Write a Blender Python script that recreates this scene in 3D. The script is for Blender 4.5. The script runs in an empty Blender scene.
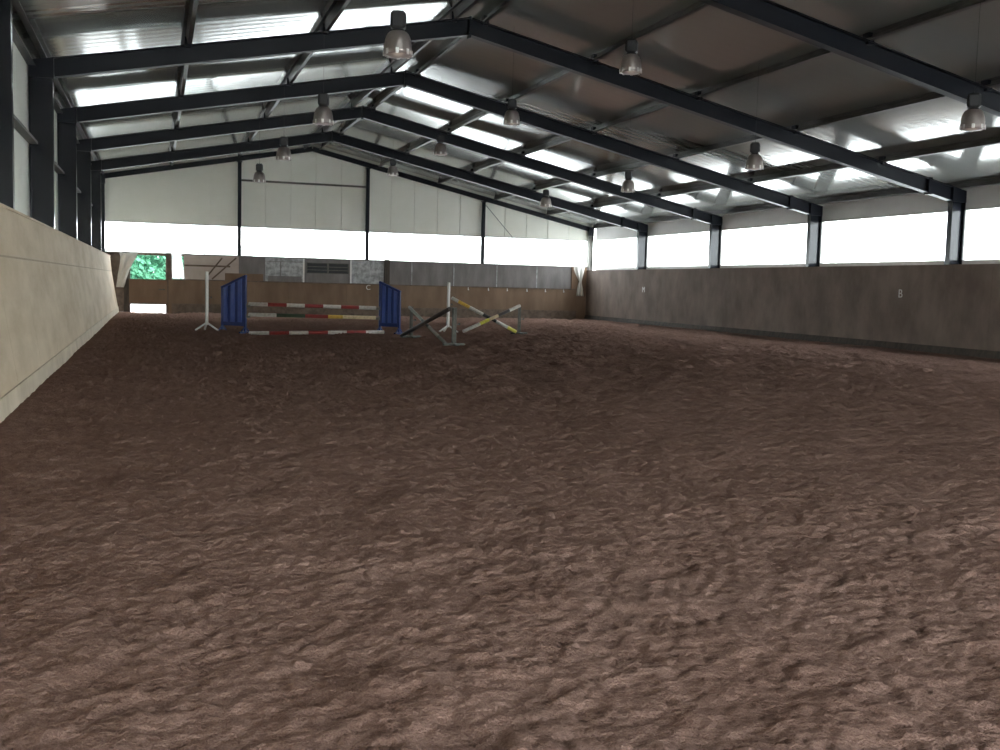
import bpy, bmesh, math, random
import numpy as np
from mathutils import Vector, Matrix
random.seed(4); np.random.seed(4)
S = bpy.context.scene
COL = S.collection

# ------------------------------------------------------------------ helpers
def link(o, parent=None):
    COL.objects.link(o)
    if parent is not None: o.parent = parent
    return o
class MB:
    """collects shapes into one bmesh"""
    def __init__(self): self.bm = bmesh.new()
    def box(self, a, b, bevel=0):
        a, b = Vector(a), Vector(b)
        r = bmesh.ops.create_cube(self.bm, size=1)
        vs = r['verts']
        for v in vs:
            v.co = Vector([(a[i]+b[i])/2 + v.co[i]*abs(b[i]-a[i]) for i in range(3)])
        if bevel:
            es = list({e for v in vs for e in v.link_edges})
            bmesh.ops.bevel(self.bm, geom=es, offset=bevel, segments=1, affect='EDGES')
        return self
    def beam(self, p, q, w, d, up=(0,0,1), bevel=0):
        """bar from p to q, w wide (side), d deep (up)"""
        p, q = Vector(p), Vector(q); ax = (q-p); L = ax.length; ax.normalize()
        up = Vector(up); s = ax.cross(up)
        if s.length < 1e-4: s = ax.cross(Vector((1,0,0)))
        s.normalize(); u = s.cross(ax)
        r = bmesh.ops.create_cube(self.bm, size=1)
        M = Matrix((( s.x*w, ax.x*L, u.x*d, (p.x+q.x)/2), (s.y*w, ax.y*L, u.y*d, (p.y+q.y)/2), (s.z*w, ax.z*L, u.z*d, (p.z+q.z)/2), (0,0,0,1)))
        bmesh.ops.transform(self.bm, matrix=M, verts=r['verts'])
        if bevel:
            es = list({e for v in r['verts'] for e in v.link_edges})
            bmesh.ops.bevel(self.bm, geom=es, offset=bevel, segments=1, affect='EDGES')
        return self
    def ibeam(self, p, q, w, d, up=(0,0,1), tf=.016, tw=.012):
        p, q = Vector(p), Vector(q); ax = (q-p).normalized()
        up = Vector(up); s = ax.cross(up).normalized(); u = s.cross(ax)
        self.beam(p+u*(d/2-tf/2), q+u*(d/2-tf/2), w, tf, up)
        self.beam(p-u*(d/2-tf/2), q-u*(d/2-tf/2), w, tf, up)
        self.beam(p, q, tw, d-2*tf, up)
        return self
    def cyl(self, p, q, r, r2=None, seg=12):
        p, q = Vector(p), Vector(q); ax = q-p; L = ax.length
        k = bmesh.ops.create_cone(self.bm, cap_ends=True, segments=seg, radius1=r, radius2=r if r2 is None else r2, depth=L)
        M = Matrix.Translation((p+q)/2) @ ax.to_track_quat('Z','Y').to_matrix().to_4x4()
        bmesh.ops.transform(self.bm, matrix=M, verts=k['verts'])
        return self
    def lathe(self, prof, seg=28, close=False):
        rings = []
        for r, z in prof:
            rings.append([self.bm.verts.new((r*math.cos(2*math.pi*i/seg), r*math.sin(2*math.pi*i/seg), z)) for i in range(seg)])
        for a, b in zip(rings, rings[1:]):
            for i in range(seg):
                self.bm.faces.new((a[i], a[(i+1)%seg], b[(i+1)%seg], b[i]))
        if close:
            self.bm.faces.new(rings[-1]); self.bm.faces.new(list(reversed(rings[0])))
        return self
    def prism(self, poly, ext):
        """poly: list of 3d points, ext: extrusion vector"""
        ext = Vector(ext)
        a = [self.bm.verts.new(Vector(p)) for p in poly]
        b = [self.bm.verts.new(Vector(p)+ext) for p in poly]
        n = len(a)
        self.bm.faces.new(a); self.bm.faces.new(list(reversed(b)))
        for i in range(n):
            self.bm.faces.new((a[i], b[i], b[(i+1)%n], a[(i+1)%n]))
        return self
    def build(self, name, mat, parent=None, smooth=False, origin=None):
        bmesh.ops.recalc_face_normals(self.bm, faces=self.bm.faces[:])
        me = bpy.data.meshes.new(name)
        if origin is not None:
            bmesh.ops.translate(self.bm, vec=-Vector(origin), verts=self.bm.verts[:])
        self.bm.to_mesh(me); self.bm.free()
        me.materials.append(mat)
        if smooth:
            for f in me.polygons: f.use_smooth = True
        o = bpy.data.objects.new(name, me)
        if origin is not None: o.location = origin
        return link(o, parent)
def tag(o, label=None, cat=None, group=None, kind=None):
    if label: o['label'] = label
    if cat: o['category'] = cat
    if group: o['group'] = group
    if kind: o['kind'] = kind
    return o
def empty(name, loc=(0,0,0), rz=0):
    o = bpy.data.objects.new(name, None); o.location = loc; o.rotation_euler = (0,0,rz); o.empty_display_size = .2
    return link(o)
def children(o): return [c for c in COL.objects if c.parent is o]
def copy_tree(o, parent=None):
    c = o.copy(); link(c, parent)
    for ch in children(o): copy_tree(ch, c)
    return c
def structure(o, label=None, cat=None): return tag(o, label, cat, None, 'structure')

# ------------------------------------------------------------------ materials
def mat(name, col, rough=.6, metal=0, var=0, scale=4, col2=None, bump=0, bscale=30, stretch=(1,1,1), spec=.5, detail=6, lo=.35, hi=.65):
    m = bpy.data.materials.new(name); m.use_nodes = True
    nt = m.node_tree; N = nt.nodes; L = nt.links
    b = N['Principled BSDF']
    b.inputs['Roughness'].default_value = rough; b.inputs['Metallic'].default_value = metal
    b.inputs['Specular IOR Level'].default_value = spec
    b.inputs['Base Color'].default_value = (*col, 1)
    tc = N.new('ShaderNodeTexCoord'); mp = N.new('ShaderNodeMapping'); mp.inputs['Scale'].default_value = stretch
    L.new(tc.outputs['Object'], mp.inputs['Vector'])
    if col2 is not None:
        n = N.new('ShaderNodeTexNoise'); n.inputs['Scale'].default_value = scale; n.inputs['Detail'].default_value = detail; n.inputs['Roughness'].default_value = .6
        L.new(mp.outputs[0], n.inputs['Vector'])
        r = N.new('ShaderNodeValToRGB'); r.color_ramp.elements[0].position = lo; r.color_ramp.elements[1].position = hi
        r.color_ramp.elements[0].color = (*col, 1); r.color_ramp.elements[1].color = (*col2, 1)
        L.new(n.outputs['Fac'], r.inputs[0]); L.new(r.outputs[0], b.inputs['Base Color'])
    if bump:
        n2 = N.new('ShaderNodeTexNoise'); n2.inputs['Scale'].default_value = bscale; n2.inputs['Detail'].default_value = 5
        L.new(mp.outputs[0], n2.inputs['Vector'])
        bp = N.new('ShaderNodeBump'); bp.inputs['Strength'].default_value = bump; bp.inputs['Distance'].default_value = .02
        L.new(n2.outputs['Fac'], bp.inputs['Height']); L.new(bp.outputs[0], b.inputs['Normal'])
    return m
M = {}
M['steel'] = mat('dark_blue_steel', (.0065,.008,.0125), .42, 0, spec=.25)
M['purlin'] = mat('purlin_steel', (.035,.032,.03), .4, .3, col2=(.085,.08,.075), scale=6, stretch=(4,.4,4))
M['column_paint'] = mat('column_gloss_paint', (.006,.007,.011), .2, 0, spec=.4)
M['cladding'] = mat('pale_cladding', (.83,.83,.74), .5, col2=(.88,.88,.80), scale=.7)
M['fascia'] = mat('pale_fascia', (.68,.67,.65), .5, col2=(.74,.73,.71), scale=.8)
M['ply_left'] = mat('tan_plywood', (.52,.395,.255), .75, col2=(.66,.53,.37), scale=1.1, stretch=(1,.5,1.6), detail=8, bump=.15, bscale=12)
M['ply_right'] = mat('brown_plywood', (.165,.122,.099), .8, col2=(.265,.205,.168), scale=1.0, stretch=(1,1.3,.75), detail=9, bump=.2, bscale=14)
M['ply_far'] = mat('far_plywood', (.18,.113,.070), .8, col2=(.25,.165,.108), scale=.9, stretch=(1.8,1,.5), detail=8)
M['ply_grey'] = mat('weathered_grey_board', (.17,.152,.145), .75, col2=(.25,.228,.22), scale=1.5, stretch=(1.8,1,.5), detail=8)
M['foot_left'] = mat('pale_foot_board', (.54,.445,.32), .8, col2=(.68,.58,.44), scale=1.5)
M['joint'] = mat('joint_batten', (.36,.275,.185), .8, col2=(.44,.34,.23), scale=3)
M['dark_wood'] = mat('dark_post_wood', (.045,.035,.028), .8, col2=(.09,.07,.055), scale=3, stretch=(3,3,.5))
M['rail_wood'] = mat('rail_wood', (.12,.085,.06), .8, col2=(.2,.145,.11), scale=5)
M['pink_board'] = mat('pinkish_board', (.50,.41,.35), .7, col2=(.62,.53,.47), scale=1.2)
M['frost'] = mat('frosted_panel', (.27,.27,.265), .4, col2=(.52,.52,.52), scale=5, lo=.4, hi=.6)
M['white_paint'] = mat('white_paint', (.75,.73,.69), .5, col2=(.83,.81,.77), scale=8)
M['red_paint'] = mat('red_paint', (.30,.02,.015), .45, col2=(.36,.035,.02), scale=8)
M['blue_wing'] = mat('blue_wing_frame', (.010,.028,.135), .4, col2=(.014,.036,.165), scale=6)
M['blue_slat'] = mat('blue_wing_slat', (.06,.11,.34), .4, col2=(.085,.14,.40), scale=5)
M['galv'] = mat('galvanised_post', (.085,.08,.067), .5, .1, col2=(.14,.132,.112), scale=12)
M['black'] = mat('black_plastic', (.012,.012,.014), .45, col2=(.02,.02,.022), scale=9)
M['alu'] = mat('spun_aluminium', (.40,.345,.32), .33, .8, col2=(.50,.44,.41), scale=6)
M['glint'] = mat('rim_glint_pale', (.93,.9,.87), .3, .6)  # near-white colour stands in for reflections on the lamp rims
M['cloth'] = mat('pale_tarpaulin', (.66,.63,.57), .7, col2=(.78,.75,.70), scale=2)
M['frame_white'] = mat('window_frame_white', (.62,.61,.58), .5, col2=(.7,.69,.66), scale=4)
M['leaf'] = mat('leaf_green', (.022,.11,.055), .6, col2=(.06,.215,.115), scale=3)
M['bark'] = mat('bark', (.10,.075,.05), .85, col2=(.16,.12,.085), scale=9)
M['gravel'] = mat('pale_yard', (.62,.60,.56), .9, col2=(.74,.72,.68), scale=5)
M['wire'] = mat('wire', (.05,.05,.05), .5, .5)

def roof_mat():
    m = bpy.data.materials.new('glossy_roof_sheet'); m.use_nodes = True
    nt = m.node_tree; N = nt.nodes; L = nt.links; b = N['Principled BSDF']
    b.inputs['Base Color'].default_value = (.46,.475,.445,1); b.inputs['Metallic'].default_value = .5; b.inputs['Roughness'].default_value = .13
    b.inputs['Specular IOR Level'].default_value = .5; b.inputs['IOR'].default_value = 1.8
    tc = N.new('ShaderNodeTexCoord')
    # fine ribs running from the eave to the ridge, so repeating along the hall
    w = N.new('ShaderNodeTexWave'); w.wave_type = 'BANDS'; w.bands_direction = 'Y'; w.inputs['Scale'].default_value = .95; w.inputs['Distortion'].default_value = 0
    L.new(tc.outputs['Object'], w.inputs['Vector'])
    n = N.new('ShaderNodeTexNoise'); n.inputs['Scale'].default_value = .55; n.inputs['Detail'].default_value = 2
    L.new(tc.outputs['Object'], n.inputs['Vector'])
    ad = N.new('ShaderNodeMath'); ad.operation = 'MULTIPLY_ADD'; ad.inputs[1].default_value = .8
    L.new(n.outputs['Fac'], ad.inputs[0]); L.new(w.outputs['Fac'], ad.inputs[2])
    bp = N.new('ShaderNodeBump'); bp.inputs['Strength'].default_value = .055; bp.inputs['Distance'].default_value = .012
    L.new(ad.outputs[0], bp.inputs['Height']); L.new(bp.outputs[0], b.inputs['Normal'])
    return m
M['roof'] = roof_mat()

def pane_mat():
    m = bpy.data.materials.new('milky_window_sheet'); m.use_nodes = True
    nt = m.node_tree; N = nt.nodes; L = nt.links; N.remove(N['Principled BSDF'])
    o = N['Material Output']
    t = N.new('ShaderNodeBsdfTransparent'); t.inputs[0].default_value = (.97,.97,.97,1)
    d = N.new('ShaderNodeBsdfTranslucent'); d.inputs[0].default_value = (.9,.9,.9,1)
    g = N.new('ShaderNodeBsdfGlossy'); g.inputs['Roughness'].default_value = .15
    a = N.new('ShaderNodeMixShader'); a.inputs[0].default_value = .25
    c = N.new('ShaderNodeMixShader'); c.inputs[0].default_value = .05
    L.new(t.outputs[0], a.inputs[1]); L.new(d.outputs[0], a.inputs[2])
    L.new(a.outputs[0], c.inputs[1]); L.new(g.outputs[0], c.inputs[2]); L.new(c.outputs[0], o.inputs['Surface'])
    return m
M['pane'] = pane_mat()

def lens_mat():
    m = bpy.data.materials.new('lamp_lens_glass'); m.use_nodes = True
    b = m.node_tree.nodes['Principled BSDF']
    b.inputs['Base Color'].default_value = (.5,.44,.41,1); b.inputs['Roughness'].default_value = .3
    b.inputs['Transmission Weight'].default_value = .5
    return m
M['lens'] = lens_mat()

def bulb_mat():
    m = bpy.data.materials.new('lamp_glow'); m.use_nodes = True
    b = m.node_tree.nodes['Principled BSDF']
    b.inputs['Base Color'].default_value = (.9,.9,.88,1)
    b.inputs['Emission Color'].default_value = (1,.93,.85,1); b.inputs['Emission Strength'].default_value = 2.5
    return m
M['bulb'] = bulb_mat()

def sand_mat():
    m = bpy.data.materials.new('brown_arena_sand'); m.use_nodes = True
    nt = m.node_tree; N = nt.nodes; L = nt.links; b = N['Principled BSDF']
    b.inputs['Roughness'].default_value = 1; b.inputs['Specular IOR Level'].default_value = 0
    tc = N.new('ShaderNodeTexCoord')
    def noise(s, d=6, r=.6):
        n = N.new('ShaderNodeTexNoise'); n.inputs['Scale'].default_value = s; n.inputs['Detail'].default_value = d; n.inputs['Roughness'].default_value = r
        L.new(tc.outputs['Object'], n.inputs['Vector']); return n
    n1 = noise(1.1, 8, .75); n2 = noise(9, 8, .7); n3 = noise(140, 3, .6)
    r = N.new('ShaderNodeValToRGB'); r.color_ramp.elements[0].position = .3; r.color_ramp.elements[1].position = .7
    r.color_ramp.elements[0].color = (.235,.143,.113,1); r.color_ramp.elements[1].color = (.31,.198,.162,1)
    L.new(n1.outputs['Fac'], r.inputs[0])
    mx = N.new('ShaderNodeMix'); mx.data_type = 'RGBA'; mx.blend_type = 'MULTIPLY'; mx.inputs['Factor'].default_value = .8
    r2 = N.new('ShaderNodeValToRGB'); r2.color_ramp.elements[0].position = .3; r2.color_ramp.elements[1].position = .65
    r2.color_ramp.elements[0].color = (.64,.62,.60,1); r2.color_ramp.elements[1].color = (1.06,1.06,1.06,1)
    L.new(n2.outputs['Fac'], r2.inputs[0]); L.new(r.outputs[0], mx.inputs['A']); L.new(r2.outputs[0], mx.inputs['B'])
    mx2 = N.new('ShaderNodeMix'); mx2.data_type = 'RGBA'; mx2.blend_type = 'MULTIPLY'; mx2.inputs['Factor'].default_value = .8
    r3 = N.new('ShaderNodeValToRGB'); r3.color_ramp.elements[0].position = .35; r3.color_ramp.elements[1].position = .7
    r3.color_ramp.elements[0].color = (.7,.7,.7,1); r3.color_ramp.elements[1].color = (1.3,1.3,1.3,1)
    L.new(n3.outputs['Fac'], r3.inputs[0]); L.new(mx.outputs['Result'], mx2.inputs['A']); L.new(r3.outputs[0], mx2.inputs['B'])
    L.new(mx2.outputs['Result'], b.inputs['Base Color'])
    ad = N.new('ShaderNodeMath'); ad.operation = 'MULTIPLY_ADD'; ad.inputs[1].default_value = .35
    n4 = noise(45, 6, .65); n5 = noise(5, 4, .6)
    ad2 = N.new('ShaderNodeMath'); ad2.operation = 'MULTIPLY_ADD'; ad2.inputs[1].default_value = 2.2
    L.new(n5.outputs['Fac'], ad2.inputs[0]); L.new(n4.outputs['Fac'], ad2.inputs[2])
    L.new(n3.outputs['Fac'], ad.inputs[0]); L.new(ad2.outputs[0], ad.inputs[2])
    bp = N.new('ShaderNodeBump'); bp.inputs['Strength'].default_value = 1; bp.inputs['Distance'].default_value = .03
    L.new(ad.outputs[0], bp.inputs['Height']); L.new(bp.outputs[0], b.inputs['Normal'])
    return m
M['sand'] = sand_mat()

def striped(name, bands):
    """pole paint: bands along local X given as (end fraction of 0..1, colour)"""
    m = bpy.data.materials.new(name); m.use_nodes = True
    nt = m.node_tree; N = nt.nodes; L = nt.links; b = N['Principled BSDF']; b.inputs['Roughness'].default_value = .5
    tc = N.new('ShaderNodeTexCoord'); sp = N.new('ShaderNodeSeparateXYZ'); L.new(tc.outputs['Generated'], sp.inputs[0])
    r = N.new('ShaderNodeValToRGB'); cr = r.color_ramp; cr.interpolation = 'CONSTANT'
    start = 0
    for i, (end, c) in enumerate(bands):
        e = cr.elements[i] if i < 2 else cr.elements.new(start)
        e.position = start; e.color = (*c, 1); start = end
    if len(bands) < 2: cr.elements[1].color = (*bands[0][1], 1)
    L.new(sp.outputs['X'], r.inputs[0])
    n = N.new('ShaderNodeTexNoise'); n.inputs['Scale'].default_value = 18; n.inputs['Detail'].default_value = 6
    r2 = N.new('ShaderNodeValToRGB'); r2.color_ramp.elements[0].color = (.6,.57,.52,1); r2.color_ramp.elements[0].position = .3; r2.color_ramp.elements[1].position = .55
    L.new(tc.outputs['Object'], n.inputs['Vector']); L.new(n.outputs['Fac'], r2.inputs[0])
    mx = N.new('ShaderNodeMix'); mx.data_type = 'RGBA'; mx.blend_type = 'MULTIPLY'; mx.inputs['Factor'].default_value = .8
    L.new(r.outputs[0], mx.inputs['A']); L.new(r2.outputs[0], mx.inputs['B']); L.new(mx.outputs['Result'], b.inputs['Base Color'])
    return m
W_, R_, Y_, G_, K_ = (.62,.585,.53), (.26,.022,.018), (.72,.45,.07), (.03,.055,.025), (.02,.018,.016)
LY = (.72,.66,.10)

# ------------------------------------------------------------------ dimensions (metres)
FR = [15.61 + 6*k for k in range(-3, 5)]          # frames at Y = -2.39 .. 39.61
YB, YE = -2.6, 44.69
XL, XR = -1.826, 19.148                             # inner column faces
XRID, ZRID = 6.33, 6.697
def under(x): return ZRID + (x-XRID)*.1937 if x < XRID else ZRID - (x-XRID)*.2218
RD, PD = .36, .20                                    # rafter and purlin depth
def soffit(x): return under(x) + RD + PD
ZS, ZT = 2.28, 3.71                                  # window sill and head on the right side
GS, GT = 2.371, 3.654                                # window band in the gable
XWL, XWR = -2.26, 19.56                              # cladding planes
YW = 44.95

# ------------------------------------------------------------------ sand floor
def vnoise(x, y, seed):
    xi = np.floor(x).astype(np.int64); yi = np.floor(y).astype(np.int64); fx = x-xi; fy = y-yi
    fx = fx*fx*fx*(fx*(fx*6-15)+10); fy = fy*fy*fy*(fy*(fy*6-15)+10)
    def h(a, b):
        n = (a*374761393 + b*668265263 + seed*974634777) & 0x7fffffff
        n = ((n ^ (n >> 13))*1274126177) & 0x7fffffff
        return ((n ^ (n >> 16)) & 0xffff)/65535.0
    return (h(xi,yi)*(1-fx)+h(xi+1,yi)*fx)*(1-fy) + (h(xi,yi+1)*(1-fx)+h(xi+1,yi+1)*fx)*fy
def sand_height(X, Y):
    a = .45                                             # churned ridges lie slightly across the hall
    U = X*math.cos(a)+Y*math.sin(a); V = -X*math.sin(a)+Y*math.cos(a)
    wx = vnoise(U*2.1, V*2.1, 11)-.5; wy = vnoise(U*2.1, V*2.1, 12)-.5
    U2 = U+wx*.25; V2 = V+wy*.25
    z = (vnoise(U*.35, V*.35, 1)-.5)*.05
    z += (vnoise(U2*2.2, V2*2.6, 2)-.5)*.035
    r = 1-np.abs(2*vnoise(U2*3.2, V2*5.0, 3)-1); z += (r-.5)*.012*(.3+vnoise(U*.8, V*.8, 7))
    wx = vnoise(U*9, V*9, 21)-.5; wy = vnoise(U*9, V*9, 22)-.5
    U3 = U+wx*.12; V3 = V+wy*.12
    r = np.abs(2*vnoise(U3*5.6, V3*6.8, 4)-1); z += (np.minimum(r, .6)-.3)*.013
    r = vnoise(U3*12, V3*13.5, 8); z += (r-.5)*.016; r = np.abs(2*vnoise(X*8+wx, Y*8+wy, 31)-1); z += (np.minimum(r, .5)-.25)*.018
    r = vnoise(X*24+wx, Y*24+wy, 5); z += (r-.5)*.013
    z += (vnoise(X*39, Y*39, 6)-.5)*.010
    z += (vnoise(X*61, Y*61, 9)-.5)*.006
    t = np.clip((Y-9)/10, 0, 1); z = z*(1+1.3*t*t*(3-2*t))
    edge = np.exp(-((X+1.4)/.35)**2) + np.exp(-((X-19.0)/.35)**2)
    return z*(1-.75*np.clip(edge,0,1)) - .02 + edge*.02
xs = [-1.75]
while xs[-1] < 19.4:
    xs.append(xs[-1] + (.017 if -1.5 < xs[-1] < 5.0 else .05))
ys = [-2.6]
while ys[-1] < 45.0:
    y = ys[-1]
    ys.append(y + (.12 if y < 1.7 else .015 if y < 6 else .015*(y/6)**1.2))
X, Y = np.meshgrid(np.array(xs), np.array(ys))
Z = sand_height(X, Y)
nx, ny = len(xs), len(ys)
co = np.stack([X, Y, Z], -1).reshape(-1, 3).astype(np.float32)
ii = np.arange(nx*ny).reshape(ny, nx)
q = np.stack([ii[:-1,:-1], ii[:-1,1:], ii[1:,1:], ii[1:,:-1]], -1).reshape(-1, 4).astype(np.int32)
me = bpy.data.meshes.new('floor')
me.vertices.add(len(co)); me.vertices.foreach_set('co', co.ravel())
me.loops.add(q.size); me.loops.foreach_set('vertex_index', q.ravel())
me.polygons.add(len(q)); me.polygons.foreach_set('loop_start', np.arange(0, q.size, 4, dtype=np.int32)); me.polygons.foreach_set('loop_total', np.full(len(q), 4, dtype=np.int32))
me.update(calc_edges=True); me.validate()
me.materials.append(M['sand'])
me.polygons.foreach_set('use_smooth', np.ones(len(q), dtype=bool))
structure(link(bpy.data.objects.new('floor', me)), 'churned brown sand floor of the riding hall', 'floor')

# ------------------------------------------------------------------ roof sheet
b = MB()
for x0, x1 in ((-2.5, XRID), (XRID, 19.9)):
    z0 = soffit(x0+1e-6) if x0 < XRID else ZRID+RD+PD; z1 = soffit(x1) if x1 > XRID else ZRID+RD+PD
    b.prism([(x0,YB-.3,z0),(x1,YB-.3,z1),(x1,YB-.3,z1+.1),(x0,YB-.3,z0+.1)], (0, YW-YB+.6, 0))
structure(b.build('ceiling', M['roof']), 'glossy grey sheet metal roof underside sloping both ways', 'ceiling')

# ------------------------------------------------------------------ side walls and gables
# left: closed cladding from the kick wall up to the roof
b = MB()
y = YB
while y < YW:                                         # sheets with narrow joints
    y2 = min(y+1.0, YW); b.box((XWL-.1, y+.004, 0), (XWL, y2-.004, soffit(XWL)-.01)); y = y2
structure(b.build('wall_left', M['cladding']), 'pale cladding of the left side wall between the dark columns', 'wall')
# right: fascia above the window band and base below it
b = MB(); b.box((XWR, YB, ZT), (XWR+.1, YW, soffit(XWR)-.01)); b.box((XWR, YB, 0), (XWR+.1, YW, ZS-.03))
structure(b.build('wall_right', M['fascia']), 'grey fascia above the right hand window band', 'wall')
# far gable panels, each sheet with a slim joint
def gable(name, yy, dy, joints, label, door=False):
    b = MB()
    js = joints
    for xa, xb in zip(js, js[1:]):
        pts = [(xa+.012, GT), (xb-.012, GT), (xb-.012, soffit(xb)-.005)]
        if xa < XRID < xb: pts.append((XRID, soffit(XRID)-.005))
        pts.append((xa+.012, soffit(xa)-.005))
        b.prism([(x, yy, z) for x, z in pts], (0, dy, 0))
    x0, x1 = js[0], js[-1]
    b.prism([(x0,yy+dy-.02,GT),(x1,yy+dy-.02,GT),(x1,yy+dy-.02,soffit(x1)),(XRID,yy+dy-.02,soffit(XRID)),(x0,yy+dy-.02,soffit(x0))], (0,.015,0))
    return b
jl = [-2.3,-1.3,-.15,1.0,2.15,3.33,4.4,5.45,6.5,7.6,8.73,9.78,10.83,11.88,12.93,14.0,15.05,16.1,17.15,18.2,19.5]
b = gable('wall_far', YW, .08, jl, '')
structure(b.build('wall_far', M['cladding']), 'pale panelled gable wall above the far window band', 'wall')
b = gable('wall_back', YB-.1, .1, jl, '')
b.box((8.73, YB-.1, 0), (19.5, YB, GS)); b.box((-2.3, YB-.1, 0), (-1.5, YB, GT))
structure(b.build('wall_back', M['cladding']), 'gable wall behind the camera', 'wall')

def window(n, name, x0, y0, x1, y1, z0, z1, label, fw=.07, mull=0):
    """window between two ground points; frame and milky sheet"""
    p, q = Vector((x0,y0,0)), Vector((x1,y1,0))
    e = empty(name, (p+q)/2 + Vector((0,0,z0))); c = e.location.copy()
    structure(e, label, 'window')
    d = (q-p).normalized(); L = (q-p).length; up = Vector((0,0,1))
    f = MB(); a = -d*L/2; bb = d*L/2; H = z1-z0; fb = .13 if abs(d.y) > .5 else fw
    f.beam(a+up*fb/2, bb+up*fb/2, .06, fb); f.beam(a+up*(H-fw/2), bb+up*(H-fw/2), .06, fw)
    f.beam(a+d*fw/2+up*fw, a+d*fw/2+up*(H-fw), .06, fw, d); f.beam(bb-d*fw/2+up*fw, bb-d*fw/2+up*(H-fw), .06, fw, d)
    f.build('window_frame', M['frame_white'], e)
    g = MB(); g.beam(a+up*H/2+d*fw, bb+up*H/2-d*fw, .006, H-2*fw)
    g.build('pane', M['pane'], e)
    return e
ordn = ['first', 'second', 'third', 'fourth', 'fifth', 'sixth', 'seventh', 'eighth', 'ninth', 'tenth']
edges = FR + [YW]
n = 1
for i, (ya, yb) in enumerate(zip(edges, edges[1:])):
    k = len(edges)-2-i
    window(n, 'window_%d' % n, XWR+.04, ya+.02, XWR+.04, yb-.02, ZS-.03, ZT,
           'long white window on the right side wall, %s bay from the far corner' % ordn[k]); n += 1
gp = [-2.1, 3.33, 8.73, 14.0, 19.2]
gl = ['above the half gate at the far left', 'between the two posts left of centre', 'right of the middle gable post', 'at the far right corner']
for (xa, xb), l in zip(zip(gp, gp[1:]), gl):
    window(n, 'window_%d' % n, xa, YW+.04, xb, YW+.04, GS, GT, 'white gable window ' + l, fw=.05); n += 1
for xa, xb in zip(gp, gp[1:]):
    window(n, 'window_%d' % n, xa, YB-.05, xb, YB-.05, GS, GT, 'white gable window in the wall behind the camera', fw=.05); n += 1

# ------------------------------------------------------------------ steel frames
PX = [-2.0, .61, 3.28, 5.98, 6.68, 9.23, 11.85, 14.48, 17.02, 19.36]   # purlin lines
frame_names = ['fifth', 'fourth', 'third', 'second']
def portal(y):
    e = empty('portal_frame', (0, y, 0))
    def loc(p): return (p[0], p[1], p[2])
    cd = .42
    for s, xi in ((-1, XL), (1, XR)):
        d = cd if s < 0 else .405
        xc = xi + s*d/2
        top = under(xi) + .02
        c = MB(); c.ibeam((xc,0,.0), (xc,0,top), .17, d, (1,0,0), tf=.02)
        col = c.build('column', M['column_paint'], e)
        p = MB(); p.box((xc-d/2-.03,-.13,0), (xc+d/2+.03,.13,.03)); p.build('base_plate', M['steel'], col)
        k = MB()
        za = under(xi)-.02; zo = under(xi+s*d)
        k.prism([(xi-s*.02,-.095,za),(xi+s*d,-.095,za),(xi+s*d,-.095,zo+RD),(xi-s*.02,-.095,under(xi)+RD)], (0,.19,0))
        k.build('eave_knee', M['steel'], e)
    for s, xi in ((-1, XL), (1, XR)):
        sl = .1937 if s < 0 else -.2218
        r = MB(); off = RD/2
        p0 = Vector((xi, 0, under(xi)+off)); p1 = Vector((XRID, 0, ZRID+off))
        r.ibeam(p0, p1, .20, RD*math.cos(math.atan(sl)), (0,0,1), tf=.018)
        r.build('rafter', M['steel'], e)
        xs_ = xi - s*.72                                # stiffener plate near the knee
        if s < 0: continue
        t = MB(); t.box((xs_-.05,-.09,under(xs_)-.03), (xs_+.05,.09,under(xs_)+RD+.03)); t.build('splice_plate', M['steel'], e)
    t = MB(); t.box((XRID-.02,-.09,ZRID-.06), (XRID+.02,.09,ZRID+RD+.02)); t.build('ridge_plate', M['steel'], e)
    for x in PX[1:-1]:
        c = MB(); z = under(x)+RD
        c.box((x-.06,-.08,z-.05),(x+.06,.08,z+.15)); c.build('purlin_cleat', M['steel'], e)
    return e
proto = None
fl = {39.61:'dark steel portal frame nearest the far gable', 33.61:'dark steel portal frame, second from the far gable', 27.61:'dark steel portal frame, third from the far gable',
      21.61:'large dark steel portal frame with its ridge in view at the top', 15.61:'nearest dark steel portal frame, crossing the top right corner'}
for i, y in enumerate(FR):
    o = portal(y) if proto is None else copy_tree(proto)
    if proto is None: proto = o
    o.location = (0, y, 0)
    tag(o, fl.get(round(y, 2), 'dark steel portal frame outside the picture, beside or behind the camera'), 'steel frame', 'portal frames')
# gable end frame: slim rafters, corner columns
e = empty('portal_frame', (0, YE+.1, 0)); tag(e, 'slim dark steel frame against the far gable wall', 'steel frame')
for s, xi in ((-1, XL-.1), (1, XR)):
    sl = .1937 if s < 0 else -.2218
    r = MB(); off = .30
    r.ibeam((xi,0,under(xi)+off), (XRID,0,ZRID+off), .12, .2, tf=.014); r.build('rafter', M['steel'], e)
    c = MB(); c.ibeam((xi+s*.1,0,0), (xi+s*.1,0,under(xi)+off), .14, .2, (1,0,0)); c.build('column', M['galv'] if s > 0 else M['steel'], e)
    k = MB(); k.box((xi-s*.02,-.08,under(xi)+.0),(xi+s*.22,.08,under(xi)+.40)); k.build('eave_knee', M['steel'], e)
# gable posts
gpost = ['left', 'middle', 'right']
for i, x in enumerate((3.33, 8.73, 14.0)):
    o = empty('gable_post', (x, YE+.15, 0)); tag(o, 'slim dark post of the far gable, %s one of the three' % gpost[i], 'post', 'gable posts')
    p = MB(); p.ibeam((0,0,0), (0,0,under(x)+.15), .14, .12, (0,1,0), tf=.012); p.build('shaft', M['steel'], o)
    p = MB(); p.box((-.1,-.09,under(x)+.15),(.1,.09,under(x)+.19)); p.build('cap_plate', M['steel'], o)
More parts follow.
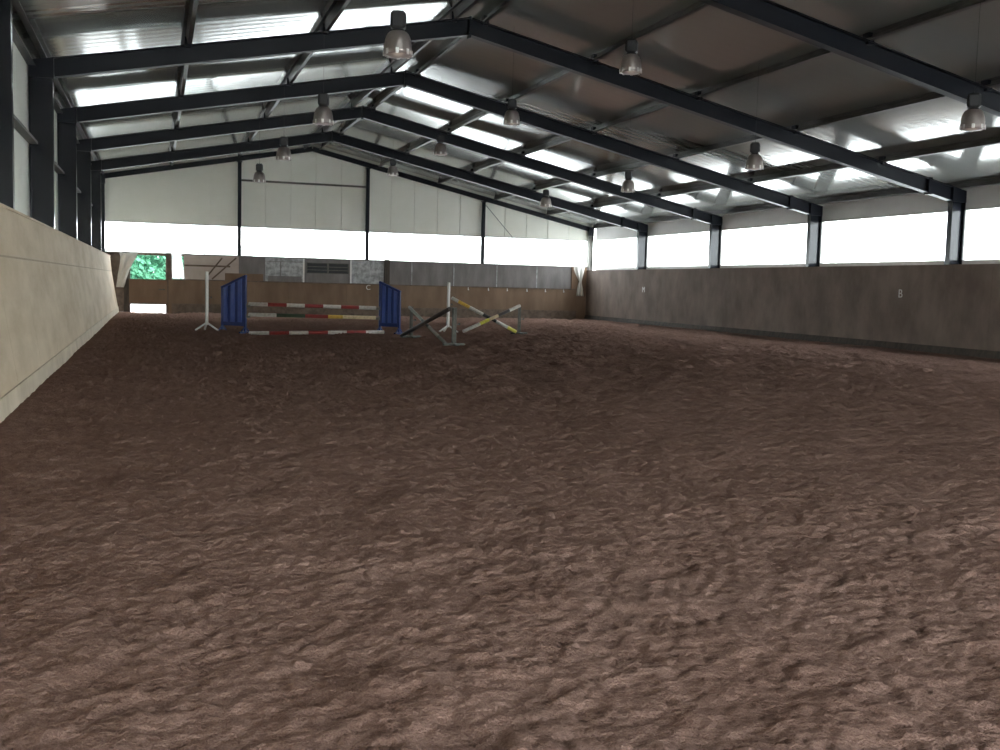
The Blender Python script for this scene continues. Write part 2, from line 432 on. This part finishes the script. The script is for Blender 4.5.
# gable girt between left and middle post, brace rod
b = MB(); b.box((3.41, YE+.20, 5.50), (8.65, YE+.25, 5.57)); b.box((3.41, YE+.19, 5.50), (8.65, YE+.20, 5.58))
tag(b.build('gable_girt', M['galv']), 'thin horizontal steel girt across the gable below the peak', 'girt')
b = MB(); b.cyl((14.06, YE+.05, 5.02), (15.4, YE+.05, 3.6), .012, seg=8)
tag(b.build('brace_rod', M['wire']), 'thin diagonal brace rod beside the right gable post', 'rod')

# purlins (Z section), the whole length of the hall
pl = ['dark eave purlin along the top of the left wall', 'dark roof purlin on the left slope, lowest one above the left eave', 'dark roof purlin on the left slope, midway to the ridge',
      'dark ridge purlin on the left side of the peak', 'dark ridge purlin on the right side of the peak', 'dark roof purlin on the right slope, first below the ridge',
      'dark roof purlin on the right slope, second below the ridge', 'dark roof purlin on the right slope, third below the ridge', 'dark roof purlin on the right slope, lowest before the right eave',
      'dark eave purlin above the right windows']
for i, x in enumerate(PX):
    a = .1937 if x < XRID else -.2218; z = under(x)+RD
    b = MB(); w = .075; u = Vector((-a,0,1)).normalized(); s = Vector((1,0,a)).normalized(); L = YW-YB-.1
    c0 = Vector((x, YB+.05, z)); c1 = c0+Vector((0,L,0))
    dn = 1 if x < XRID else -1
    b.beam(c0+u*.1, c1+u*.1, .008, PD-.016, u)
    b.beam(c0+u*.006+s*dn*w/2, c1+u*.006+s*dn*w/2, w, .008, u)
    b.beam(c0+u*(PD-.008)-s*dn*w/2, c1+u*(PD-.008)-s*dn*w/2, w, .008, u)
    b.beam(c0+u*.02+s*dn*w, c1+u*.02+s*dn*w, .006, .035, u)
    tag(b.build('roof_purlin', M['purlin']), pl[i], 'purlin', 'roof purlins')
# eave beam on the right wall and girts on the left wall
b = MB(); b.box((XWL+.001, YB+.05, 3.86), (XWL+.02, YW-.05, 4.02)); b.box((XWL+.02, YB+.05, 3.86), (XWL+.16, YW-.05, 3.875)); b.box((XWL+.145, YB+.05, 3.875), (XWL+.16, YW-.05, 3.91))
tag(b.build('wall_girt', M['galv']), 'steel girt along the left cladding at mid height', 'girt')
b = MB(); b.box((XWL+.001, YB+.05, 5.30), (XWL+.02, YW-.05, 5.48)); b.box((XWL+.02, YB+.05, 5.30), (XWL+.14, YW-.05, 5.315))
tag(b.build('wall_girt', M['purlin']), 'steel girt along the left cladding just under the eave', 'girt')

# ------------------------------------------------------------------ kick walls
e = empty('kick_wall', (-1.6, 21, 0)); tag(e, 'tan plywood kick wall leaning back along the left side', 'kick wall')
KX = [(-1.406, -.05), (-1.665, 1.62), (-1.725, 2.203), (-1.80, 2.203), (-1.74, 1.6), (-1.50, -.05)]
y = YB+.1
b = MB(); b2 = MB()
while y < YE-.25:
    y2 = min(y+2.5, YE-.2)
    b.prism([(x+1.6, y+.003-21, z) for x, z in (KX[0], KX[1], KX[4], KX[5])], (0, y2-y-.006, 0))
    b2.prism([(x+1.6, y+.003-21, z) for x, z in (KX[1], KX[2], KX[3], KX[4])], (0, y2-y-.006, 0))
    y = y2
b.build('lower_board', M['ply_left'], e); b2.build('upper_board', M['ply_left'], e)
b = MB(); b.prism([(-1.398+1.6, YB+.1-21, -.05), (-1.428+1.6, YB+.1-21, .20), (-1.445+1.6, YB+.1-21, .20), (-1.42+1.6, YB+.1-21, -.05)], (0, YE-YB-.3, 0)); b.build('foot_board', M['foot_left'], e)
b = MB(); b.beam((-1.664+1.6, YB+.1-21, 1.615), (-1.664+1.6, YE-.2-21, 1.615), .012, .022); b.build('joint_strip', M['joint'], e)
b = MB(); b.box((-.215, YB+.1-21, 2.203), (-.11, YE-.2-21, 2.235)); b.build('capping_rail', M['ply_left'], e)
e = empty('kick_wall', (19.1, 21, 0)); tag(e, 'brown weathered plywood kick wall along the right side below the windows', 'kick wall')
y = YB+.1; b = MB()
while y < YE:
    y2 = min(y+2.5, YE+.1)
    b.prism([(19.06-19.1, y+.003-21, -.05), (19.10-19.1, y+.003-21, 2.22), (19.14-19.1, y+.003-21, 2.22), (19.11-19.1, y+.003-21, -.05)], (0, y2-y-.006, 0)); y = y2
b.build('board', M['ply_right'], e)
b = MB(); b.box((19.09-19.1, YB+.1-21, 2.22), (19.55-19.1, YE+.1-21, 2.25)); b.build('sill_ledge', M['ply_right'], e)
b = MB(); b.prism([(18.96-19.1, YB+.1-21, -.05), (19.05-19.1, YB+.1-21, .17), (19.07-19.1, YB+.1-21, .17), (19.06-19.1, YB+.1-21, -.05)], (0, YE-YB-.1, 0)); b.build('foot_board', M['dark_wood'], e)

# ------------------------------------------------------------------ far board wall (lower planks, upper boards)
e = empty('board_wall', (9.6, YE, 0)); tag(e, 'brown plank wall along the far end with a rail on its top edge', 'board wall')
b = MB(); x = .50
while x < 18.55:
    x2 = min(x+2.44, 18.6); b.prism([(x+.004-9.6, -.10, -.3), (x2-.004-9.6, -.10, -.3), (x2-.004-9.6, -.02, 1.33), (x+.004-9.6, -.02, 1.33)], (0, .05, 0)); x = x2
b.build('plank', M['ply_far'], e)
b = MB(); b.box((.67-9.6, -.06, 1.32), (18.6-9.6, 0, 1.365)); b.build('top_rail', M['rail_wood'], e)
b = MB(); b.prism([(.62-9.6, -.16, -.3), (.62-9.6, -.125, .36), (.62-9.6, -.08, .36), (.62-9.6, -.10, -.3)], (17.9, 0, 0)); b.build('foot_board', M['rail_wood'], e)
for x in (12.4, 13.3, 14.25, 15.15, 16.1, 17.0, 17.9):
    c = MB(); c.cyl((x-9.6, -.09, 1.22), (x-9.6, -.055, 1.22), .028, seg=10); c.box((x-.012-9.6, -.06, 1.2), (x+.012-9.6, -.03, 1.33)); tag(c.build('rail_clip', M['white_paint'], e), 'white clip')
e = empty('board_wall', (14, YE+.03, 0)); tag(e, 'grey weathered upper boards along the right half of the far wall', 'board wall')
b = MB()
for xa, xb in zip([9.72,10.71,12.63,14.65,16.58], [10.71,12.63,14.65,16.58,18.25]):
    b.box((xa+.008-14, -.02, 1.37), (xb-.008-14, .02, 2.36))
b.build('board', M['ply_grey'], e)
b = MB()
for x in (10.71,12.63,14.65,16.58):
    b.box((x-.02-14, -.035, 1.37), (x+.02-14, -.02, 2.36))
b.build('cover_strip', M['frost'], e)
b = MB(); b.box((9.7-14, -.03, 2.33), (18.25-14, .05, 2.37)); b.build('top_rail', M['ply_grey'], e)

# viewing gallery screen on the left half: panels with old fittings on it
YG = YE+.0
b = MB(); b.box((1.12, YE+.08, .0), (19.3, YE+.085, 2.40)); structure(b.build('trim_4', M['ply_grey']), 'backing sheet added behind the far wall panels to stop light leaks', 'wall')  # added sheet, keeps daylight from showing through the panel gaps
def g(name, m, boxes, label, cat, group=None):
    b = MB()
    for bx in boxes: b.box(*bx)
    x0 = (boxes[0][0][0]+boxes[0][1][0])/2; z0 = min(bx[0][2] for bx in boxes)
    return tag(b.build(name, m, None, origin=(x0, YG, z0)), label, cat, group)
g('gallery_panel', M['pink_board'], [((1.10,YG,1.37),(3.30,YG+.03,2.36))], 'pinkish bright panel above the plank wall beside the half gate', 'panel')
g('gallery_panel', M['ply_grey'], [((3.33,YG,1.37),(4.35,YG+.03,2.36)), ((3.33,YG-.02,2.2),(4.35,YG,2.34))], 'grey panel above the plank wall right of the left gable post', 'panel')
g('gallery_panel', M['frost'], [((4.38,YG,1.60),(5.0,YG+.03,2.2)), ((5.04,YG,1.6),(5.98,YG+.03,2.2)), ((4.38,YG,2.22),(5.98,YG+.03,2.36)), ((4.38,YG,1.37),(5.98,YG+.03,1.58))], 'pale glazed panel above the plank wall with slim upright bars', 'panel')
g('gallery_panel', M['ply_grey'], [((6.0,YG+.04,1.37),(8.0,YG+.07,2.36)), ((6.0,YG,2.18),(8.0,YG+.04,2.36)), ((6.0,YG,1.37),(8.0,YG+.04,1.75))], 'grey panel holding two dark barred openings', 'panel')
g('gallery_panel', M['frost'], [((8.03,YG,1.75),(9.45,YG+.03,2.36)), ((8.03,YG,1.37),(9.45,YG+.02,1.74))], 'frosted white panel above the planks left of the dark post', 'panel')
for i, (xa, xb) in enumerate(((6.14, 6.98), (7.06, 7.88))):
    e = empty('barred_opening', ((xa+xb)/2, YG, 1.78)); tag(e, 'dark barred opening in the far wall, %s one of the pair' % ('left', 'right')[i], 'barred window', 'barred openings')
    h = (xb-xa)/2
    b = MB(); b.box((-h, .0, 0), (h, .03, .40)); b.build('dark_backing', M['black'], e)
    b = MB(); b.box((-h-.03,-.03,-.03),(-h,.03,.43)); b.box((h,-.03,-.03),(h+.03,.03,.43)); b.box((-h,-.03,.40),(h,.03,.43)); b.box((-h,-.03,-.03),(h,.03,0)); b.build('frame', M['galv'], e)
    for z in (.12, .26):
        c = MB(); c.box((-h,-.025,z-.014),(h,-.004,z+.014)); c.build('bar', M['galv'], e)
for i, (x, za, zb, l) in enumerate(((5.98, 1.36, 2.36, 'left of the barred openings'), (8.0, 1.367, 2.36, 'right of the barred openings'))):
    g('white_post', M['white_paint'], [((x-.035,YG-.06,za),(x+.035,YG-.035,zb))], 'slim white post ' + l, 'post')
g('dark_post', M['dark_wood'], [((9.47,YG-.10,1.37),(9.70,YG-.005,2.44))], 'dark upright timber at the middle of the far wall', 'post')
g('timber_rail', M['rail_wood'], [((1.12,YG-.05,1.90),(2.95,YG-.005,1.97))], 'brown horizontal rail across the pinkish panel', 'rail')
for (xa, za), (xb, zb), l in (((1.94,1.40),(2.62,2.28),'left'), ((2.22,1.40),(3.19,2.30),'right')):
    b = MB(); b.beam((xa,YG-.085,za),(xb,YG-.085,zb),.06,.07,(0,1,0)); tag(b.build('stair_string', M['rail_wood'], None), '%s diagonal brown timber leaning against the pinkish panel' % l, 'timber')
b = MB(); b.box((2.74,YG-.048,1.367),(4.3,YG-.02,1.66)); tag(b.build('loose_board', M['ply_far']), 'brown board lying on edge on the plank wall behind the left wing', 'board')
b = MB(); b.box((4.5,YG-.048,1.367),(5.9,YG-.02,1.60)); tag(b.build('loose_board', M['ply_grey']), 'grey brown board on edge above the planks behind the jump poles', 'board')

# ------------------------------------------------------------------ half gate at the far left
e = empty('half_gate', (-.29, YE-.05, 0)); tag(e, 'brown half gate with daylight above and below at the far left corner', 'gate')
b = MB(); b.box((-.73,-.03,.33),(.74,.03,1.30)); b.build('gate_board', M['ply_far'], e)
b = MB(); b.box((-.73,-.05,1.28),(.74,.04,1.33)); b.box((-.73,-.05,.31),(.74,.04,.36)); b.build('gate_rail', M['rail_wood'], e)
b = MB(); b.box((.40,-.07,.9),(.66,-.05,.94)); b.cyl((.42,-.05,.92),(.42,-.09,.92),.02); b.build('latch', M['galv'], e)
for xa, xb, z, l in ((-1.26,-.975,2.40,'left of the half gate, under the hanging sheet'), (.395,.655,2.42,'right of the half gate')):
    b = MB(); b.box((xa,YE,-.05),(xb,YE+.14,z), bevel=.01)
    tag(b.build('gate_post', M['dark_wood'] if xa < 0 else M['rail_wood'], None, origin=(xa,YE,0)), 'brown timber gate post ' + l, 'post')
b = MB(); b.box((-1.9,YE-.02,0),(-1.22,YE+.05,2.38)); structure(b.build('trim_1', M['rail_wood']), 'brown boarding in the far left corner', 'wall')
b = MB(); b.box((-2.1,YE-.02,2.30),(1.10,YE+.14,2.37)); structure(b.build('trim_2', M['rail_wood']), 'lintel above the half gate', 'lintel')
def cloth(name, prof, label, fold=.05, nf=3, thick=.012):
    """hanging sheet; prof = list of (z, x left, x right), folds across it"""
    b = MB(); N = 24; rows = []
    for i, (z, xa, xb) in enumerate(prof):
        row = []
        for j in range(N+1):
            t = j/N; x = xa+(xb-xa)*t
            yy = math.sin(t*math.pi*2*nf + i*.4)*fold*(.5+.5*i/len(prof)) + math.sin(t*9+i)*.01
            row.append(b.bm.verts.new((x, yy, z)))
        rows.append(row)
    for a, c in zip(rows, rows[1:]):
        for j in range(N): b.bm.faces.new((a[j], a[j+1], c[j+1], c[j]))
    o = b.build(name, M['cloth'], None, smooth=True, origin=(prof[0][1], 0, prof[-1][0]))
    o.location.y = YE-.16
    s = o.modifiers.new('thickness', 'SOLIDIFY'); s.thickness = thick
    return tag(o, label, 'hanging sheet')
cloth('hanging_sheet', [(2.36,-1.38,-.68),(2.2,-1.34,-.74),(1.95,-1.36,-.88),(1.7,-1.40,-1.0),(1.5,-1.44,-1.06),(1.32,-1.46,-1.12),(1.15,-1.48,-1.16),(.98,-1.50,-1.22)],
      'pale plastic sheet gathered and hanging left of the half gate', .04, 2)
cloth('hanging_sheet', [(2.42,.62,1.00),(2.1,.63,1.04),(1.8,.63,1.08),(1.5,.64,1.11),(1.37,.65,1.12)], 'white plastic strip hanging beside the pinkish panel', .025, 2, .004).data.materials[0] = M['pane']
cloth('hanging_sheet', [(2.44,18.32,18.88),(2.25,18.36,18.86),(2.05,18.45,18.82),(1.85,18.56,18.78),(1.72,18.62,18.76),(1.6,18.58,18.78),(1.4,18.54,18.82),(1.2,18.52,18.84),(1.05,18.52,18.85)],
      'pale knotted plastic sheet hanging in the far right corner', .05, 2)
b = MB(); b.box((18.3,YE+.0,-.05),(19.05,YE+.06,2.37)); structure(b.build('trim_3', M['ply_far']), 'dark boarding in the far right corner', 'wall')

# ------------------------------------------------------------------ dressage letters on the boards
def letter(ch, loc, rot, size, label):
    cu = bpy.data.curves.new('letter', 'FONT'); cu.body = ch; cu.size = size; cu.extrude = .004; cu.align_x = 'CENTER'; cu.align_y = 'CENTER'
    t = bpy.data.objects.new('tmp', cu); link(t)
    bpy.context.view_layer.update()
    me = bpy.data.meshes.new_from_object(t.evaluated_get(bpy.context.evaluated_depsgraph_get()))
    bpy.data.objects.remove(t)
    me.materials.clear(); me.materials.append(M['white_paint'])
    o = bpy.data.objects.new('dressage_letter', me); o.location = loc; o.rotation_euler = rot
    return tag(link(o), label, 'letter', 'dressage letters')
HP = math.pi/2
letter('B', (19.082, 23.2, 1.48), (HP,0,-HP), .32, 'white letter B on the right kick wall')
letter('M', (19.078, 38.75, 1.41), (HP,0,-HP), .32, 'small white letter on the right kick wall near the far corner')
letter('C', (8.77, YE-.045, 1.20), (HP,0,0), .30, 'white letter C on the far plank wall')

# ------------------------------------------------------------------ high bay lamps
def lamp():
    e = empty('high_bay_lamp', (0,0,0))
    r = MB(); prof = [(.095,.325),(.125,.312),(.152,.285),(.172,.245),(.187,.19),(.197,.12),(.203,.05),(.205,.0),(.199,.0),(.197,.05),(.190,.12),(.180,.185),(.164,.24),(.145,.275),(.12,.302),(.095,.315)]
    r.lathe(prof, 36); refl = r.build('reflector', M['alu'], e, smooth=True)
    r = MB(); r.lathe([(.203,.012),(.212,.008),(.212,-.012),(.203,-.016),(.197,-.012),(.197,.008)], 36); r.build('rim', M['alu'], refl, smooth=True)
    r = MB(); r.lathe([(.196,.002),(.15,-.022),(.08,-.034),(.001,-.038)], 32); r.lathe([(.001,-.032),(.08,-.028),(.15,-.016),(.196,.008)], 32); r.build('lens', M['lens'], refl, smooth=True)
    r = MB(); r.lathe([(.001,.24),(.03,.235),(.045,.2),(.05,.14),(.04,.08),(.02,.055),(.001,.05)], 16); r.build('bulb', M['bulb'], refl, smooth=True)
    for k in range(8):
        c = MB(); a = k*math.pi/4; u = Vector((math.cos(a), math.sin(a), 0)); c.beam(u*.209+Vector((0,0,-.022)), u*.207+Vector((0,0,.06)), .05, .008, u, bevel=.003); c.build('rim_glint', M['glint'], refl)  # pale plates added as bright reflection spots around the rim
    n = MB(); n.cyl((0,0,.32),(0,0,.36),.095,.085,seg=20); n.build('neck', M['black'], e)
    g_ = MB(); g_.box((-.115,-.108,.345),(.115,.108,.60), bevel=.035); bx = g_.build('ballast_box', M['black'], e)
    g_ = MB()
    for k in range(5): g_.box((-.075+k*.0375-.005,-.113,.39),(-.075+k*.0375+.005,.113,.55))
    g_.build('cooling_fin', M['black'], bx)
    g_ = MB(); g_.box((.115,-.02,.33),(.129,.02,.46)); g_.box((.09,-.02,.325),(.129,.02,.338)); g_.build('bracket', M['alu'], e)
    g_ = MB(); g_.cyl((-.03,0,.597),(0,0,.65),.006,seg=6); g_.cyl((.03,0,.597),(0,0,.65),.006,seg=6); g_.build('hanger', M['wire'], e)
    return e
LP = lamp()
rowinfo = [('left', 2.84, 12.8, 4.18), ('middle', 7.4, 15.8, 4.92), ('right', 11.66, 12.8, 3.91)]
pos = ['nearest to the camera', 'second from the camera', 'third from the camera', 'farthest from the camera']
first = True
for rn, x, y0, zr in rowinfo:
    for i in range(4):
        z = zr
        o = LP if first else copy_tree(LP); first = False
        k_ = .86; z += .045; o.scale = (k_,k_,k_)
        o.location = (x, y0+6*i, z); o.rotation_euler = (0,0,math.atan2(y0+6*i, x)+random.uniform(-.08,.08))
        zt = (soffit(x) - z)/k_
        w = MB(); w.cyl((0,0,.645),(0,0,zt+.02),.003,seg=6); w.build('suspension_wire', M['wire'], o)
        tag(o, 'silver bell high bay lamp of the %s row, %s' % (rn, pos[i]), 'lamp', 'high bay lamps')

# ------------------------------------------------------------------ show jumps
def gz(x, y): return float(sand_height(np.array([x]), np.array([y]))[0])
def pole(p, q, bands, label, r=.05, group=None):
    p, q = Vector(p), Vector(q); L = (q-p).length
    b = MB(); b.cyl((0,0,0),(L,0,0),r,seg=20); es = [ed for ed in b.bm.edges if len(ed.link_faces)==2 and any(len(f.verts)>4 for f in ed.link_faces)]
    bmesh.ops.bevel(b.bm, geom=es, offset=.008, segments=2, affect='EDGES')
    o = b.build('jump_pole', striped('pole_paint', bands), None, smooth=False)
    for f in o.data.polygons: f.use_smooth = len(f.vertices) == 4
    o.location = p; o.rotation_mode = 'QUATERNION'; o.rotation_quaternion = Vector((1,0,0)).rotation_difference(q-p)
    return tag(o, label, 'jump pole', group)
def even(cs): return [((i+1)/len(cs), c) for i, c in enumerate(cs)]
def wing(p_in, p_out, zi, zo, label):
    """jump wing from the inner (tall) post to the outer post"""
    p_in, p_out = Vector(p_in), Vector(p_out); d = p_out-p_in; W = d.length
    e = empty('jump_wing', (p_in.x, p_in.y, gz(p_in.x, p_in.y)), math.atan2(d.y, d.x))
    tag(e, label, 'jump wing', 'blue jump wings')
    t = .06
    b = MB(); b.box((-t/2,-t/2,0),(t/2,t/2,zi), bevel=.006); b.build('post', M['blue_wing'], e)
    b = MB(); b.box((W-t/2,-t/2,0),(W+t/2,t/2,zo), bevel=.006); b.build('post', M['blue_wing'], e)
    b = MB(); b.beam((-.03,0,zi+.0),(W+.03,0,zo+.0),.07,.06, bevel=.006); b.build('top_rail', M['blue_wing'], e)
    b = MB(); b.box((t/2,-.03,.20),(W-t/2,.03,.30)); b.build('bottom_rail', M['blue_wing'], e)
    b = MB(); zt = lambda x: zi+(zo-zi)*x/W-.04
    b.prism([(t/2,.012,.30),(W-t/2,.012,.30),(W-t/2,.012,zt(W-t/2)),(t/2,.012,zt(t/2))],(0,.012,0)); b.build('panel', M['blue_wing'], e)
    n = 3; sw = (W-t)/(n)*.52
    for k in range(n):
        xc = t/2+(W-t)*(k+.5)/n
        b = MB()
        for y0 in (-.022, .026): b.prism([(xc-sw/2,y0,.30),(xc+sw/2,y0,.30),(xc+sw/2,y0,zt(xc+sw/2)),(xc-sw/2,y0,zt(xc-sw/2))],(0,.03,0))
        b.build('slat', M['blue_slat'], e)
    for x in (0, W):
        b = MB(); b.beam((x,-.22,.03),(x,.22,.03),.055,.05, bevel=.006); b.beam((x,-.15,.05),(x,-.03,.17),.025,.025); b.beam((x,.15,.05),(x,.03,.17),.025,.025); b.build('foot', M['blue_wing'], e)
    return e
wl = wing((2.25,28.15), (1.70,28.75), 1.53, 1.20, 'blue slatted jump wing at the left end of the striped poles')
wr = wing((5.88,28.2), (6.32,27.75), 1.42, 1.16, 'blue slatted jump wing at the right end of the striped poles')
# white strips that carry the cups on the inner posts, and the cups
for wg, ang, hs in ((wl, 0, (.78,.50)), (wr, math.pi, (.73,.46))):
    for h in hs:
        c = MB(); rz = -wg.rotation_euler.z
        M4 = Matrix.Rotation(rz, 4, 'Z')
        s = 1 if wg is wl else -1
        c.box((s*.02,-.06,h-.075),(s*.12,.06,h-.055)); c.box((s*.02,-.06,h-.06),(s*.045,.06,h+.02)); c.box((s*.02,-.065,h-.07),(s*.12,-.055,h-.02)); c.box((s*.02,.055,h-.07),(s*.12,.065,h-.02))
        bmesh.ops.transform(c.bm, matrix=M4, verts=c.bm.verts[:])
        c.build('pole_cup', M['galv'], wg)
    c = MB(); M4 = Matrix.Rotation(-wg.rotation_euler.z, 4, 'Z'); c.box((s*.034,-.02,.12),(s*.044,.02,1.3)); bmesh.ops.transform(c.bm, matrix=M4, verts=c.bm.verts[:]); tag(c.build('keyhole_strip', M['galv'], wg), 'pale keyhole strip')
ZJ = gz(2.3, 28)
pole((2.335,28.15,.78+ZJ), (5.765,28.2,.73+ZJ), even([W_,R_,W_,R_,W_,R_,W_]), 'red and white striped jump pole, topmost between the blue wings', group='poles between the blue wings')
pole((2.335,28.15,.50+ZJ), (5.765,28.2,.46+ZJ), [(.21,W_),(.43,G_),(.61,R_),(.73,Y_),(1,(.74,.6,.36))], 'jump pole with white, dark green, red and yellow bands, lower one between wings', group='poles between the blue wings')
pole((2.32,27.85,gz(2.4,27.85)+.075), (5.92,27.82,gz(5.9,27.85)+.075), even([W_,R_,W_,R_,W_,R_,W_]), 'red and white striped jump pole lying on the sand', group='poles between the blue wings')

def stand(x, y, h, mt, label, rot=0, tripod=True, w=.07, name='jump_stand'):
    e = empty(name, (x, y, max(gz(x+dx_, y+dy_) for dx_ in (-.2,0,.2) for dy_ in (-.2,0,.2))-.015), rot); tag(e, label, 'jump stand', 'jump stands')
    b = MB(); b.box((-w/2,-w/2,.16 if tripod else 0),(w/2,w/2,h), bevel=.006); b.build('post', mt, e)
    if tripod:
        for k in range(3):
            a = math.radians(200+k*120 if k else 180); dx, dy = math.cos(a)*.31, math.sin(a)*.31
            b = MB(); b.beam((0,0,.22),(dx,dy,.02),.045,.04,bevel=.005); b.build('foot', mt, e)
    else:
        b = MB(); b.box((-.26,-.05,0),(.26,.05,.05),bevel=.006); b.build('foot', mt, e)
        b = MB(); b.box((-.05,-.24,0),(.05,.24,.045),bevel=.006); b.build('foot', mt, e)
        b = MB(); b.box((-w/2-.012,-w/2-.012,h),(w/2+.012,w/2+.012,h+.015)); b.build('cap', mt, e)
    b = MB(); b.box((w/2,-.05,h*.55),(w/2+.09,.05,h*.55+.015)); b.box((w/2+.08,-.05,h*.55),(w/2+.09,.05,h*.55+.05)); b.build('pole_cup', M['galv'], e)
    return e
stand(1.29,28.6,1.57,M['white_paint'],'tall white jump stand with splayed feet left of the left blue wing', .3)
stand(8.33,30.0,1.50,M['white_paint'],'tall white jump stand with splayed feet behind the crossed poles', .3)
stand(6.37,26.55,.80,M['galv'],'short dark jump stand at the left of the dark crossed poles', .2, False)
stand(6.52,22.95,.86,M['galv'],'short grey jump stand nearest the camera, beside the dark crossed poles', .1, False, .09)
stand(10.58,29.95,.80,M['galv'],'short grey jump stand at the right end of the yellow crossed poles', .0, False, .08)
# dark cross between the two short stands, yellow cross beside it
g1 = gz(6.1,26.6)
pole((6.14,26.62,g1+.05), (6.40,22.93,.86+g1), even([(.045,.032,.026),(.06,.045,.036)]), 'dark brown jump pole leaning up to the near grey stand', .05, 'crossed jump poles')
pole((6.30,26.5,.80+g1), (6.42,23.15,gz(6.45,23.15)+.05), [(.38,(.16,.15,.13)),(.55,K_),(.8,(.30,.285,.255)),(1,(.16,.15,.13))], 'thin greyish jump pole crossing behind the dark one', .04, 'crossed jump poles')
pole((8.42,29.98,1.03), (10.42,29.75,gz(10.42,29.75)+.05), [(.10,W_),(.27,Y_),(.48,W_),(.68,K_),(.86,W_),(1,LY)], 'jump pole with yellow, white and black bands sloping down to the right', .05, 'crossed jump poles')
pole((8.62,29.35,gz(8.62,29.35)+.05), (10.56,29.86,.84), [(.28,W_),(.44,LY),(.60,(.66,.5,.32)),(.80,(.05,.04,.035)),(1,W_)], 'jump pole with white tip and yellow band sloping up to the right stand', .05, 'crossed jump poles')

# ------------------------------------------------------------------ outside
b = MB(); b.box((-60,YW+.4,-.3),(80,140,-.06)); b.box((-60,-50,-.5),(80,YW+.4,-.32)); structure(b.build('ground', M['gravel']), 'pale yard outside the hall', 'ground')
def shrub(x, y, h, r, label):
    e = empty('shrub', (x, y, -.06)); tag(e, label, 'shrub', 'shrubs beyond the gate')
    b = MB()
    for k in range(5):
        a = random.uniform(0, 6.28); b.cyl((0,0,0),(math.cos(a)*r*.5, math.sin(a)*r*.5, h*.7),.03,.01,seg=6)
    b.build('stem', M['bark'], e)
    V = []; F = []
    for k in range(6500):
        u = random.uniform(-1,1); a = random.uniform(0,6.28); q_ = random.uniform(.55,1)**.5
        s = math.sqrt(1-u*u); bump = 1+.18*math.sin(a*5+u*7)
        c = Vector((math.cos(a)*s*r*q_*bump, math.sin(a)*s*r*q_*bump, h*.55+u*h*.45*q_))
        ax = Vector((random.gauss(0,1),random.gauss(0,1),random.gauss(0,1))).normalized(); t = ax.orthogonal().normalized()*.085; o2 = ax.cross(t).normalized()*.16
        i0 = len(V); V += [c-o2, c+t, c+o2, c-t]; F.append((i0,i0+1,i0+2,i0+3))
    me = bpy.data.meshes.new('foliage'); me.from_pydata([tuple(v) for v in V], [], F); me.materials.append(M['leaf'])
    link(bpy.data.objects.new('foliage', me), e)
shrub(-3.75, 60.8, 3.5, 1.45, 'green leafy shrub beyond the half gate, mostly hidden at its left')
shrub(.1, 60.0, 3.8, 1.65, 'green leafy shrub filling the opening above the half gate')
shrub(3.9, 60.6, 3.5, 1.45, 'green leafy shrub beyond the half gate, mostly hidden at its right')

# ------------------------------------------------------------------ daylight
wd = bpy.data.worlds.new('overcast'); S.world = wd; wd.use_nodes = True
nt = wd.node_tree; bg = nt.nodes['Background']
tc = nt.nodes.new('ShaderNodeTexCoord'); sp = nt.nodes.new('ShaderNodeSeparateXYZ'); rp = nt.nodes.new('ShaderNodeValToRGB')
nt.links.new(tc.outputs['Generated'], sp.inputs[0]); nt.links.new(sp.outputs['Z'], rp.inputs[0])
rp.color_ramp.elements[0].position = 0; rp.color_ramp.elements[0].color = (.90,.98,.98,1)
rp.color_ramp.elements[1].position = .8; rp.color_ramp.elements[1].color = (.8,.9,1,1)
nt.links.new(rp.outputs[0], bg.inputs['Color']); bg.inputs['Strength'].default_value = 13.5

# ------------------------------------------------------------------ camera
r_ = Vector((0.94889488,-0.31455515,0.02556484)); u_ = Vector((0.0027907,0.08936597,0.99599495)); w_ = Vector((0.31557996,0.94502316,-0.08567674))
cam = bpy.data.cameras.new('camera'); co_ = bpy.data.objects.new('camera', cam); COL.objects.link(co_)
co_.matrix_world = Matrix(((r_.x,u_.x,-w_.x,0),(r_.y,u_.y,-w_.y,0),(r_.z,u_.z,-w_.z,1.418157),(0,0,0,1)))
cam.sensor_width = 36; cam.sensor_fit = 'HORIZONTAL'; cam.lens = 36*1034.7346/1000; cam.clip_start = .05; cam.clip_end = 500
S.camera = co_

S.view_settings.view_transform = 'Standard'; S.view_settings.look = 'None'; S.view_settings.gamma = 1; S.view_settings.use_curve_mapping = False
S.view_settings.exposure = 0.0
S.cycles.use_denoising = True
S.cycles.max_bounces = 12; S.cycles.diffuse_bounces = 6; S.cycles.glossy_bounces = 5; S.cycles.transparent_max_bounces = 12
